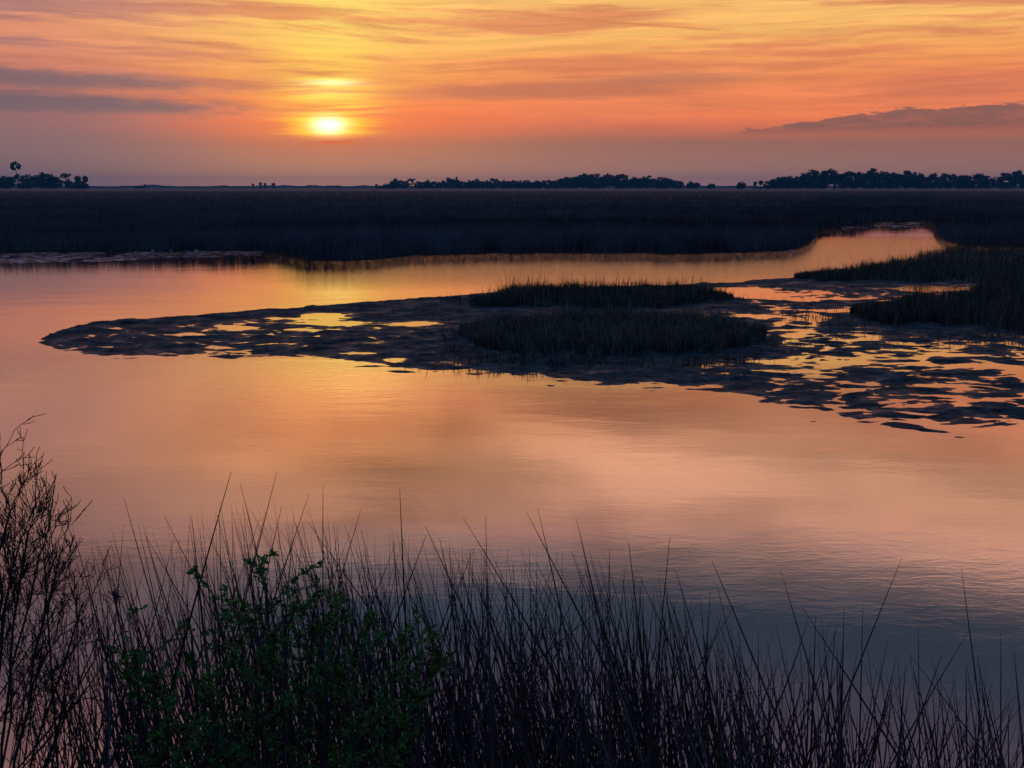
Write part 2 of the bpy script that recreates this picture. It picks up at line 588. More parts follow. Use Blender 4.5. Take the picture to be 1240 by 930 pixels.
# ------------------------------------------------------------------ blades
def blades(name, X, Y, Z, Hh, W, col, parent=None, lean=0.25, m=None, seg=True, wind=(0, 0)):
    n = len(X)
    th = rng.uniform(0, math.pi, n)
    wx, wy = np.cos(th) * W / 2, np.sin(th) * W / 2
    la = rng.uniform(0, 2 * math.pi, n)
    lm = np.abs(rng.normal(0, lean, n)) * Hh
    dx, dy = np.cos(la) * lm + wind[0] * Hh, np.sin(la) * lm + wind[1] * Hh
    b = np.stack([X, Y, Z], -1)
    wv = np.stack([wx, wy, 0 * wx], -1)
    mid = b + np.stack([dx * .35, dy * .35, Hh * .55], -1)
    tip = b + np.stack([dx, dy, Hh * (1 - 0.25 * (lm / np.maximum(Hh, 1e-6)))], -1)
    if seg:
        V = np.stack([b - wv, b + wv, mid - wv * .8, mid + wv * .8, tip], 1).reshape(-1, 3)
        i = np.arange(n)[:, None] * 5
        Fc = np.concatenate([i + np.array([[0, 1, 3]]), i + np.array([[0, 3, 2]]), i + np.array([[2, 3, 4]])], 1).reshape(-1, 3)
        k = 5
    else:
        V = np.stack([b - wv, b + wv, tip], 1).reshape(-1, 3)
        Fc = np.arange(n * 3).reshape(-1, 3)
        k = 3
    tint = np.repeat(col, k, axis=0)
    return obj_np(name, V, Fc, m or M_BLADE, tint=tint, parent=parent)


def tints(n, c0, c1, var=0.35):
    t = rng.random(n)[:, None]
    c = np.array(c0)[None] * (1 - t) + np.array(c1)[None] * t
    return np.clip(c * (1 + rng.normal(0, var, n)[:, None]), 0.004, 0.5)


# far marsh grass: dense in front, wider spaced (and in coarser tufts) far away
def marsh_grass():
    n = 600000
    px = rng.uniform(-420, 1660, n)
    f = marsh_front(px)
    u = rng.random(n) ** 0.85
    py = f - 0.25 - u * (f - 227.6)
    x, y = ground(px, py, 0.35)
    d = np.hypot(x, y)
    big = fbm(x / 16, y / 16, 31, 4)
    H = (0.85 + 0.22 * big + 0.16 * fbm(x / 4, y / 4, 39, 3) + rng.normal(0, 0.10, n)) * (0.8 + 0.2 * sstep(f - py, 0, 3))
    W = 0.018 * np.maximum(1, d / 75) * rng.uniform(0.7, 1.4, n)
    H = H * np.where(d > 400, 0.9, 1.0)
    c = tints(n, (0.034, 0.048, 0.070), (0.066, 0.082, 0.112), 0.35) * np.clip(1 + 0.5 * big[:, None] + 0.9 * fbm(x / 45, y / 18, 37, 4)[:, None] + 0.9 * fbm(x / 1.3, y / 9, 38, 3)[:, None], 0.25, 2.6)
    # a few bleached dry stalks stand a little higher
    dry = rng.random(n) < 0.05
    c[dry] = np.array([0.17, 0.18, 0.20])
    H[dry] *= 1.12
    o = blades("marsh_grass", x, y, np.full(n, 0.33), H, W, c, lean=0.16, seg=False)
    tag(o, "wide dark marsh of tall grass stretching to the horizon beyond the creek", "marsh grass", kind="stuff")


marsh_grass()


# ------------------------------------------------------------------ mudflat
UP = np.array([(20, 413), (45, 411), (60, 405), (90, 395), (140, 388), (250, 380.5), (380, 371.5), (470, 364), (560, 359), (640, 353), (760, 348),
               (880, 343), (937, 338), (1000, 334), (1100, 320), (1150, 302), (1240, 299), (1700, 299)], float)
LO = np.array([(20, 414), (45, 417), (80, 427), (140, 431), (200, 434), (300, 438), (345, 434), (400, 438), (450, 441), (520, 449), (560, 446),
               (620, 457), (700, 461), (790, 467), (850, 474), (900, 482), (950, 497), (1010, 510), (1100, 522), (1180, 521), (1240, 527), (1400, 535), (1700, 540)], float)


def mud_height(px, py):
    x, y = ground(px, py)
    r = np.hypot(x, y)
    ub = np.interp(px, UP[:, 0], UP[:, 1]) + 0.6 * fbm(px / 30, px * 0, 77, 3)
    lb = np.interp(px, LO[:, 0], LO[:, 1]) + 2.5 * fbm(px / 45, px * 0, 78, 4)
    ubx, uby = ground(px, ub); lbx, lby = ground(px, lb)
    rb = np.hypot(ubx, uby); rf = np.hypot(lbx, lby)
    eb = (rb - r)
    ef = (r - rf)
    wx_ = x + 0.5 * fbm(x / 1.7, y / 1.7, 141, 2); wy_ = y + 0.4 * fbm(x / 1.5, y / 1.5, 151, 2)
    rdg = np.abs(fbm(wx_ / 1.15, wy_ / 0.50, 51, 3, 0.5)) - 0.20
    rdg2 = np.abs(fbm(wx_ / 0.75, wy_ / 0.32, 55, 3, 0.5)) - 0.22
    n = 0.40 * fbm(x / 1.5 + 0.2 * y, y / 1.6, 41, 3, 0.5) + 1.5 * rdg + 0.9 * rdg2 + 0.25 * fbm(x / 0.3, y / 0.2, 59, 3, 0.5)
    nb = fbm(x / 4.5, y / 4.5, 61, 3)
    mean = np.interp(px, [0, 100, 450, 560, 760, 900, 1000, 1240, 1500], [0.27, 0.27, 0.32, 0.62, 0.60, 0.18, 0.08, 0.10, 0.35])
    # front of the right flat is lower and more broken; by the grass it is firm
    fr = sstep(py, 375, 430) * sstep(px, 840, 960)
    mean = mean - 0.05 * fr
    mean = mean + 0.30 * sstep(py, 395, 380) * sstep(px, 930, 1040)
    mean = mean + 0.22 * nb
    amp = 0.95 + 0.25 * sstep(px, 800, 950)
    v = mean + amp * n
    # pools seen in the photograph (centre, half size, depth)
    for cx, cy, hx, hy, dp in POOLS:
        q = ((px - cx) / hx) ** 2 + ((py - cy) / hy) ** 2
        v = v - dp * np.exp(-q) * (1 + 0.8 * n)
    for cx, cy, hx, hy, dp in ISLES:
        q = ((px - cx) / hx) ** 2 + ((py - cy) / hy) ** 2
        v = v + dp * np.exp(-q * q)
    # firm levee along the back edge
    lev = np.exp(-((eb - 0.9) / 0.9) ** 2) * sstep(px, 40, 90) * (1 - sstep(px, 900, 960) * 0.3)
    v = v + 1.0 * lev
    wf = np.interp(px, [0, 60, 200, 500, 800, 1240], [0.8, 0.9, 1.1, 1.1, 1.2, 1.2])
    low = (1 - sstep(ef, -0.3, 1) * 1.0)
    v = v - 1.0 * (1 - sstep(ef / wf, -0.2, 1.0)) ** 1.5
    v = v - 1.5 * (1 - sstep(px, 36, 62))
    h = 0.062 * v
    h = np.where(h > 0, h * 0.8, h)
    h = h - 0.35 * (1 - sstep(eb, -0.35, 0.25))
    h = h - 0.3 * (1 - sstep(ef, -1.4, -0.6))
    return x, y, h, n


POOLS = [(390, 383, 26, 4, 1.6), (400, 392, 34, 3, 1.3), (505, 392, 24, 3.5, 1.5), (285, 397, 20, 2.5, 1.2), (195, 388, 18, 2, 1.0), (135, 397, 12, 2, 1.2),
         (230, 405, 20, 2, 0.8), (265, 421, 18, 1.8, 1.0), (480, 436, 18, 3.0, 1.0), (365, 399, 22, 2, .9), (445, 428, 20, 2, .8),
         (890, 353, 40, 6, 1.3), (925, 358, 50, 4, 0.9), (1010, 362, 60, 2.5, 0.8), (915, 383, 40, 2.5, 0.8),
         (985, 388, 8, 9, 0.8), (970, 400, 22, 3, 0.7), (960, 408, 12, 4, .6), (1130, 350, 60, 2.5, 1.0), (1010, 376, 30, 2, 1.0),
         (950, 440, 30, 4, 0.6), (1150, 430, 30, 3, 0.6)]
ISLES = [(720, 362, 165, 12, 0.8), (740, 410, 185, 22, 0.9), (1170, 388, 120, 14, 0.7), (1120, 330, 140, 12, 0.8)]


def build_mud():
    px = np.arange(20, 1640, 2.0)
    py = np.concatenate([np.arange(304, 330, 0.6), np.arange(330, 470, 0.5), np.arange(470, 552, 0.8)])
    PX, PY = np.meshgrid(px, py)
    x, y, h, n = mud_height(PX.ravel(), PY.ravel())
    h = h + 0.012 * fbm(x / 0.24, y / 0.14, 91, 4)
    wet = np.exp(-np.maximum(h, 0) / 0.02)
    V = np.stack([x, y, h], -1)
    Fc = grid_faces(len(py), len(px))
    keep = (h[Fc] > -0.12).any(1)
    Fc = Fc[keep]
    o = obj_np("mudflat", V, Fc, M_MUD, smooth=True, attr=("wet", wet))
    tag(o, "dark wet mudflat spit with pools of orange sky", None, kind="structure")


build_mud()


# narrow shelf of shining mud under the far left bank
def far_mud(name, label, a, b, top, bot, seed, mean):
    px = np.arange(a, b, 1.5)
    f = np.linspace(0, 1, 40)
    T = np.interp(px, *zip(*top)); B = np.interp(px, *zip(*bot))
    PY = T[None] + (B - T)[None] * f[:, None]
    PX = np.repeat(px[None], 40, 0)
    x, y = ground(PX, PY)
    n = fbm(x / 1.6, y / 2.4, seed, 4) + 0.5 * fbm(x / 0.5, y / .8, seed + 9, 3)
    h = 0.09 * (mean + n * 0.8)
    e = np.minimum(1, np.minimum(f, 1 - f) * 6)[:, None] * np.minimum(1, np.minimum(px - a, b - px) / 30)[None]
    h = h - 0.25 * (1 - e)
    h[0] = 0.1
    V = np.stack([x, y, h], -1).reshape(-1, 3)
    o = obj_np(name, V, grid_faces(40, len(px)), M_PAINTED_GLINT, smooth=True, attr=("wet", np.exp(-np.maximum(h.ravel(), 0) / 0.04)))
    tag(o, label, None, kind="structure")


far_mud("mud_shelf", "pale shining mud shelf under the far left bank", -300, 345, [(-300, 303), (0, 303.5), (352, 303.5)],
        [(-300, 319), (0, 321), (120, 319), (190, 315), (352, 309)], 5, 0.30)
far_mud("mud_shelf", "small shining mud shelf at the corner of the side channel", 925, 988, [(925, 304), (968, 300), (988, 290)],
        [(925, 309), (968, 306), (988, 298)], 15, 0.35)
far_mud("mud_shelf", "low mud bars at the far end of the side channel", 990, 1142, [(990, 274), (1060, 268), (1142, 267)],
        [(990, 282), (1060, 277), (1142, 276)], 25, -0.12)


# ------------------------------------------------------------------ grass islands on the mud
def patch(name, label, pts_front, pts_back, n, H, W, cols, ragged, sparse=0, tall=1.6, lean=0.3, kind=None):
    a = max(pts_front[0][0], pts_back[0][0]); b = min(pts_front[-1][0], pts_back[-1][0])
    out = []
    px = rng.uniform(a, b, n * 2)
    f = np.interp(px, *zip(*pts_front)) + ragged * (fbm(px / 14, px * 0, 5 + int(a), 3) + 1.2 * fbm(px / 40, px * 0, 8 + int(a), 2))
    k = np.interp(px, *zip(*pts_back)) + ragged * .5 * fbm(px / 18, px * 0, 6 + int(a), 3)
    py = k + (f - k) * rng.random(len(px))
    x, y = ground(px, py)
    dens = fbm(x / 0.7, y / 0.7, 44, 4)
    keep = rng.random(len(px)) < np.clip(0.6 + 1.1 * dens, 0.04, 1)
    px, py, x, y = px[keep][:n], py[keep][:n], x[keep][:n], y[keep][:n]
    m = len(px)
    _, _, h, _ = mud_height(px, py)
    h = np.clip(h, -0.03, 0.3) - 0.01
    edge = np.minimum(1, np.minimum(px - a, b - px) / ((b - a) * 0.12))
    Hh = H * (0.5 + 0.5 * edge) * (1 + 0.75 * fbm(x / 0.8, y / 0.8, 46, 4)) * rng.uniform(0.45, 1.35, m)
    if sparse:
        s = rng.random(m) < sparse
        Hh[s] *= rng.uniform(1.2, tall, s.sum())
    cc = tints(m, *cols)
    dry = rng.random(m) < 0.14
    cc[dry] = np.array([0.22, 0.23, 0.18]) * rng.uniform(0.6, 1.2, (dry.sum(), 1))
    o = blades(name, x, y, h, Hh, W * rng.uniform(0.6, 1.3, m), cc, lean=lean)
    tag(o, label, "marsh grass", kind=kind)
    return o


DG = ((0.032, 0.048, 0.040), (0.065, 0.080, 0.055), 0.35)
DB = ((0.055, 0.070, 0.062), (0.15, 0.145, 0.115), 0.5)
patch("cordgrass_island", "low dark cordgrass island behind the other, thin tall stalks along its top",
      [(570, 370.5), (600, 373), (700, 374), (800, 373.5), (860, 369), (888, 364)], [(570, 367), (620, 356), (680, 352), (780, 350), (850, 356), (888, 362)],
      21000, 0.28, 0.019, DG, 2.0, sparse=0.07, tall=2.8)
patch("cordgrass_island", "nearer broad dark cordgrass island beside the open water, with a bushy even top",
      [(558, 408), (590, 424), (640, 430), (720, 432), (800, 432), (870, 429), (905, 420), (925, 413)],
      [(558, 404), (590, 395), (650, 391), (750, 390), (850, 393), (900, 402), (925, 411)],
      30000, 0.36, 0.020, DB, 4.0, sparse=0.08, tall=1.7, lean=0.55)
patch("cordgrass_bank", "long tongue of cordgrass at the right edge, beside the orange side channel",
      [(962, 337.5), (1000, 341), (1100, 343), (1200, 343), (1300, 343), (1700, 343)], [(962, 336), (1000, 331), (1060, 325), (1090, 317), (1140, 304), (1165, 298), (1240, 297), (1700, 297)],
      44000, 0.40, 0.021, DG, 1.5, sparse=0.03, tall=2.4)
patch("cordgrass_bank", "nearer ragged cordgrass patch on the mud at the right edge",
      [(1030, 383), (1060, 389), (1100, 394), (1170, 399), (1240, 404), (1700, 412)], [(1030, 380), (1080, 374), (1130, 368), (1175, 358), (1195, 345), (1240, 342), (1700, 340)],
      44000, 0.42, 0.019, DG, 4.0, sparse=0.04, tall=1.8)


def stragglers():
    spots = [(548, 412, 10, 4, 60), (575, 440, 14, 3, 50), (545, 425, 8, 5, 40), (930, 418, 16, 3, 80), (985, 384, 18, 3, 60), (1010, 388, 20, 3, 90), (640, 440, 60, 3, 380),
             (740, 443, 60, 3, 260), (835, 444, 14, 2, 50), (895, 366, 14, 2, 60), (560, 368, 14, 1.5, 60), (1020, 398, 16, 3, 60), (880, 436, 20, 3, 60), (1200, 410, 40, 3, 120)]
    X = []; Y = []; Z = []
    for cx, cy, sx, sy, n in spots:
        px = rng.normal(cx, sx, n); py = rng.normal(cy, sy, n)
        x, y, h, _ = mud_height(px, py)
        X.append(x); Y.append(y); Z.append(np.clip(h, -0.02, 0.3) - 0.01)
    X = np.concatenate(X); Y = np.concatenate(Y); Z = np.concatenate(Z)
    n = len(X)
    o = blades("grass_sprouts", X, Y, Z, rng.uniform(0.08, 0.38, n), 0.016 * rng.uniform(0.7, 1.3, n), tints(n, *DB), lean=0.4)
    tag(o, "thin scattered grass sprouts on the mud round the islands", "grass sprouts", kind="stuff")


stragglers()


# ------------------------------------------------------------------ near bank
def bank_z(x, y):
    b = 1.35 + 0 * y
    z = np.where(y < 3.9, b, b + (y - 3.9) * -0.62)
    return z + 0.05 * fbm(x / 0.7, y / 0.7, 71, 3)


bx = np.linspace(-9, 9, 181); by = np.linspace(-4, 6.9, 110)
BX, BY = np.meshgrid(bx, by)
V = np.stack([BX, BY, bank_z(BX, BY)], -1).reshape(-1, 3)
o = obj_np("bank", V, grid_faces(len(by), len(bx)), M_BANK, smooth=True)
tag(o, "dark soil bank under the rushes in front", None, kind="structure")


# ------------------------------------------------------------------ tubes
def tubes(paths, radii, tint, sides=4):
    """paths (n, k, 3), radii (n, k) -> verts, faces, tint"""
    n, k, _ = paths.shape
    T = np.gradient(paths, axis=1)
    T /= np.linalg.norm(T, axis=2, keepdims=True) + 1e-9
    up = np.array([0.31, 0.95, 0.05])
    A = np.cross(T, up); A /= np.linalg.norm(A, axis=2, keepdims=True) + 1e-9
    B = np.cross(T, A)
    ang = np.arange(sides) * 2 * math.pi / sides
    ring = (A[:, :, None] * np.cos(ang)[None, None, :, None] + B[:, :, None] * np.sin(ang)[None, None, :, None]) * radii[:, :, None, None]
    V = (paths[:, :, None] + ring).reshape(-1, 3)
    base = (np.arange(n)[:, None, None] * k + np.arange(k - 1)[None, :, None]) * sides
    s = np.arange(sides)[None, None]
    s2 = (s + 1) % sides
    Fc = np.stack([base + s, base + s2, base + sides + s2, base + sides + s], -1).reshape(-1, 4)
    return V, Fc, np.repeat(tint, k * sides, axis=0)


def rush_paths(base, tip, bend):
    n = len(base)
    t = np.linspace(0, 1, 9)[None, :, None]
    mid = (base + tip) / 2 + bend
    return base[:, None] * (1 - t) ** 2 + 2 * mid[:, None] * t * (1 - t) + tip[:, None] * t ** 2


def rush_radii(n, r):
    t = np.linspace(0, 1, 9)[None]
    return r[:, None] * (1 - 0.30 * t - 0.62 * np.clip((t - 0.6) / 0.4, 0, 1) ** 1.6)


def rush_tint(n):
    c = tints(n, (0.028, 0.030, 0.034), (0.064, 0.062, 0.066), 0.3)
    brown = rng.random(n) < 0.25
    c[brown] = np.array([0.085, 0.066, 0.052]) * rng.uniform(0.6, 1.3, (brown.sum(), 1))
    pale = rng.random(n) < 0.10
    c[pale] = np.array([0.16, 0.16, 0.19])
    return c


def rushes_random(name, n, px_lo, px_hi, parent=None, centre=None, env=None, loc=None, dens=None, dlo=2.75, dhi=4.3):
    if centre is None:
        px = rng.uniform(px_lo, px_hi, n)
    else:
        px = rng.normal(centre, 30, n)
    top = np.interp(px, ENV[:, 0], ENV[:, 1])
    u = rng.random(n)
    py = top - 8 + (940 - top) * u ** 1.05
    d = rng.uniform(dlo, dhi, n)
    tip = at_depth(px, py, d).T
    kind = rng.random(n)
    lean = np.where(kind < 0.58, rng.normal(0.26, 0.12, n), np.where(kind < 0.82, rng.normal(0.02, 0.05, n), rng.normal(-0.25, 0.16, n)))
    flip = (rng.random(n) < 0.35) & (px > 930)
    lean = np.where(flip, -lean, lean)
    wild = rng.random(n) < 0.05
    lean = np.where(wild, rng.normal(0, 0.6, n), lean)
    bz = bank_z(tip[:, 0], d) - 0.02
    Hh = tip[:, 2] - bz
    ok = Hh > 0.15
    tip, bz, Hh, lean, d = tip[ok], bz[ok], Hh[ok], lean[ok], d[ok]
    n = len(tip)
    base = np.stack([tip[:, 0] + lean * Hh, np.clip(d + rng.normal(0, 0.12, n) * Hh, 2.2, 4.8), bz], -1)
    base[:, 2] = bank_z(base[:, 0], base[:, 1]) - 0.02
    bend = np.stack([-lean * Hh * rng.uniform(-0.1, 0.35, n), rng.normal(0, .02, n), Hh * rng.uniform(0, .06, n)], -1)
    P = rush_paths(base, tip, bend)
    # some stems are snapped and hang over
    br = np.where(rng.random(n) < 0.07)[0]
    for q in br:
        k0 = int(rng.integers(4, 7))
        dr = np.array([rng.choice([-1, 1]) * rng.uniform(0.4, 1.0), rng.normal(0, .4), rng.uniform(-0.9, 0.2)])
        dr /= np.linalg.norm(dr)
        sl = np.linalg.norm(P[q, k0 + 1] - P[q, k0])
        for kk in range(k0 + 1, 9):
            P[q, kk] = P[q, k0] + dr * sl * (kk - k0)
    if loc is not None:
        P = P - np.array(loc)
    V, Fc, tt = tubes(P, rush_radii(n, rng.uniform(0.0018, 0.0046, n)), rush_tint(n))
    return obj_np(name, V, Fc, M_RUSH, tint=tt, parent=parent)


ENV = np.array([(-60, 690), (60, 700), (130, 640), (200, 640), (260, 610), (340, 610), (430, 640), (520, 655), (620, 670), (700, 665), (780, 690),
                (850, 720), (900, 770), (960, 760), (1010, 750), (1060, 770), (1110, 800), (1160, 800), (1240, 800), (1330, 790)], float)

# prominent single stems: (tip x, tip y, lower x, lower y)
STEMS = [(150, 603, 203, 796), (199, 625, 262, 750), (176, 648, 232, 745), (280, 571, 253, 666), (291, 586, 316, 690), (335, 572, 311, 668),
         (374, 599, 340, 700), (391, 588, 391, 740), (371, 630, 462, 760), (341, 613, 326, 680), (437, 618, 408, 715), (484, 592, 490, 730), (404, 634, 410, 700),
         (515, 637, 562, 740), (561, 627, 632, 745), (588, 626, 591, 740), (516, 648, 497, 700), (532, 652, 548, 720),
         (570, 665, 566, 740), (638, 621, 702, 745), (651, 615, 668, 690), (698, 629, 718, 715), (692, 668, 724, 760),
         (738, 665, 738, 740), (761, 656, 770, 730), (811, 651, 802, 745), (818, 691, 842, 770), (860, 716, 856, 790), (777, 700, 772, 770),
         (862, 679, 912, 797), (868, 708, 898, 830), (889, 735, 845, 810), (945, 690, 978, 800), (971, 735, 1030, 825), (1022, 737, 1020, 830),
         (1045, 730, 1043, 815), (1092, 676, 1046, 790), (1112, 760, 1113, 850), (1164, 687, 1180, 810), (1174, 762, 1122, 850),
         (1102, 793, 1165, 875), (1212, 766, 1212, 840), (1227, 780, 1236, 870), (48, 600, 56, 720), (88, 640, 112, 730), (232, 626, 240, 700), (1140, 795, 1120, 850), (988, 745, 985, 830),
         (1012, 757, 1005, 840), (940, 762, 960, 850), (1240, 850, 1190, 920), (1075, 775, 1060, 850)]
CL = [(40, "needlerush clump at the left edge, mixed in with the bare twiggy shrub"),
      (118, "needlerush clump just right of the bare twiggy shrub"),
      (190, "needlerush clump with a long left-leaning stem above the small left sprig of leaves"),
      (262, "tall needlerush clump whose tips reach highest, left of the largest leafy shrub's top"),
      (335, "needlerush clump directly behind the top of the leafy green shrub, with a curved tip"),
      (402, "needlerush clump with an upright stem, just right of the top of the leafy green shrub"),
      (480, "needlerush clump with one straight vertical stem rising alone at the leafy shrubs' right end"),
      (555, "needlerush clump just right of the leafy green shrubs, a long stem leaning left"),
      (628, "needlerush clump whose two stem tips cross below the middle of the water"),
      (705, "densest dark needlerush clump, right of the crossing tips"),
      (790, "needlerush clump with one tall straight stem where the dense rushes end"),
      (868, "needlerush clump with two long stems leaning left in front of the dark water"),
      (945, "sparser needlerush clump in the dark water reflection, a long stem leaning left"),
      (1030, "needlerush clump with one long stem slanting up to the right"),
      (1120, "thin low needlerush clump in the gap near the lower right corner"),
      (1195, "needlerush clump at the right edge with a tall lone stem")]
owner = [[] for _ in CL]
for s in STEMS:
    j = min(range(len(CL)), key=lambda i: abs(CL[i][0] - (s[0] * 0.5 + s[2] * 0.5)))
    owner[j].append(s)
for j, (cx, lab) in enumerate(CL):
    d0 = 3.0 + 0.35 * math.sin(j * 1.7)
    c = at_depth(cx + 20, 930, d0)
    loc = (float(c[0]), d0, float(bank_z(c[0], np.array(d0))))
    root = empty("rush_clump", loc)
    tag(root, lab, "rush", "clumps of needlerush along the near bank")
    n = int(np.interp(cx, [0, 100, 250, 700, 860, 950, 1240], [60, 90, 120, 140, 110, 85, 70]))
    rushes_random("foliage", n, 0, 0, parent=root, centre=cx, loc=loc)
    for (tx, ty, lx, ly) in owner[j]:
        d = d0 + random.uniform(-0.45, 0.4)
        tip = at_depth(tx, ty, d)
        low = at_depth(lx, ly, d)
        dirn = low - tip
        k = (1.38 - low[2]) / dirn[2]
        cur = random.uniform(0.05, 0.22) * (1 if dirn[0] > 0 else -1)
        base = low + dirn * k
        base[0] += -cur * abs(dirn[0]) * k * 0.8
        base[2] = float(bank_z(base[0], np.array(base[1]))) - 0.02
        # quadratic through tip, low and base
        tl = 1 / (1 + k)
        tq = 1 - tl
        q = (low - base * (1 - tq) ** 2 - tip * tq ** 2) / (2 * tq * (1 - tq))
        t = np.linspace(0, 1, 13)[:, None]
        P = (base * (1 - t) ** 2 + 2 * q * t * (1 - t) + tip * t ** 2)[None] - np.array(loc)
        tt = np.linspace(0, 1, 13)[None]
        rad = random.uniform(0.0034, 0.0046) * (1 - 0.25 * tt - 0.62 * np.clip((tt - 0.62) / 0.38, 0, 1) ** 1.7)
        V, Fc, tc_ = tubes(P, rad, rush_tint(1), 5)
        obj_np("stem", V, Fc, M_RUSH, tint=tc_, parent=root)
# the uncountable thicket between and behind the clumps
bed1 = rushes_random("rush_bed", 800, 80, 900, dlo=2.6, dhi=4.6)
tag(bed1, "thicket of thin needlerush stems filling the near bank between the clumps", "rushes", kind="stuff")


# ------------------------------------------------------------------ shrubs
def branch_paths(start, direction, length, depth, out, r, spread=0.5, up=0.25, maxd=4, kids=(2, 4)):
    k = 6
    p = np.array(start, float); d = np.array(direction, float); d /= np.linalg.norm(d)
    pts = [p.copy()]
    side = rng.normal(0, 1, 3)
    for i in range(k):
        d = d + np.array([0, 0, up]) / k + rng.normal(0, 0.09, 3)
        d /= np.linalg.norm(d)
        p = p + d * length / k
        pts.append(p.copy())
    out.append((np.array(pts), r, depth, d.copy()))
    if depth < maxd:
        nk = rng.integers(kids[0], kids[1] + 1)
        for i in range(nk):
            f = rng.uniform(0.3, 1.0) if i else 1.0
            j = min(k, int(f * k))
            a = rng.normal(0, spread, 3)
            nd = d + a
            nd[1] *= 0.7
            branch_paths(pts[j], nd, length * rng.uniform(0.55, 0.85), depth + 1, out, r * 0.66, spread, up, maxd, kids)


def shrub_mesh(br, loc, rmin=0.0009):
    P = np.array([b[0] for b in br]) - np.array(loc)
    rad = np.array([[b[1] * (1 - 0.35 * t) for t in np.linspace(0, 1, 7)] for b in br])
    rad = np.maximum(rad, rmin)
    return tubes(P, rad, np.ones((len(br), 3)), 5)


def bare_shrub(label, stems, loc, maxd=4, seed=3):
    global rng
    keep = rng
    rng = np.random.default_rng(seed)
    root = empty("bare_shrub", loc)
    tag(root, label, "shrub")
    for k, (pts_px, d, r) in enumerate(stems):
        out = []
        P = np.array([at_depth(a, b, d) for a, b in pts_px])
        P[0, 2] = bank_z(P[0, 0], P[0, 1]) - 0.02
        # resample the main limb
        t = np.linspace(0, 1, 7)
        tt = np.linspace(0, 1, len(P))
        Q = np.stack([np.interp(t, tt, P[:, i]) for i in range(3)], -1)
        Q[1:-1] += rng.normal(0, 0.006, (5, 3))
        out.append((Q, r, 0, Q[-1] - Q[-2]))
        for f in (2, 3, 3, 4, 4, 4, 5, 5, 5, 5, 6, 6, 6):
            base = Q[f]
            dr = Q[min(f, 6)] - Q[f - 1]
            dr = dr / np.linalg.norm(dr)
            dr = dr + np.array([rng.normal(0.08, 0.42), rng.normal(0, 0.35), rng.normal(0.0, 0.2)])
            branch_paths(base, dr, rng.uniform(0.06, 0.12), 1, out, r * 0.34, 0.42, 0.4, maxd, (2, 3))
        V, Fc, _ = shrub_mesh(out, loc)
        obj_np("branch", V, Fc, M_TWIG, parent=root)
    rng = keep
    return root


l0 = at_depth(-10, 1100, 2.9)
loc = (float(l0[0]), 2.9, 1.35)
bare_shrub("leafless twiggy shrub with fanned dark branches at the left edge of the near bank",
           [([(-30, 1150), (-12, 900), (-6, 720), (-2, 600)], 2.9, 0.0055),
            ([(-20, 1150), (5, 900), (14, 760), (34, 645)], 3.0, 0.005),
            ([(-10, 1150), (20, 920), (38, 800), (68, 695)], 2.85, 0.005),
            ([(0, 1150), (30, 950), (56, 860), (94, 750)], 2.95, 0.0045),
            ([(-20, 1150), (2, 940), (16, 810), (48, 670)], 2.8, 0.004),
            ([(-10, 1150), (30, 980), (60, 900), (92, 850)], 2.9, 0.004),
            ([(-30, 1150), (-14, 900), (0, 790), (14, 700)], 2.95, 0.0045),
            ([(-20, 1150), (10, 960), (30, 860), (58, 790)], 3.0, 0.004),
            ([(-30, 1150), (-6, 880), (8, 740), (26, 650)], 2.9, 0.004),
            ([(-40, 1150), (-30, 900), (-18, 750), (12, 620)], 3.05, 0.005)], loc, maxd=4)


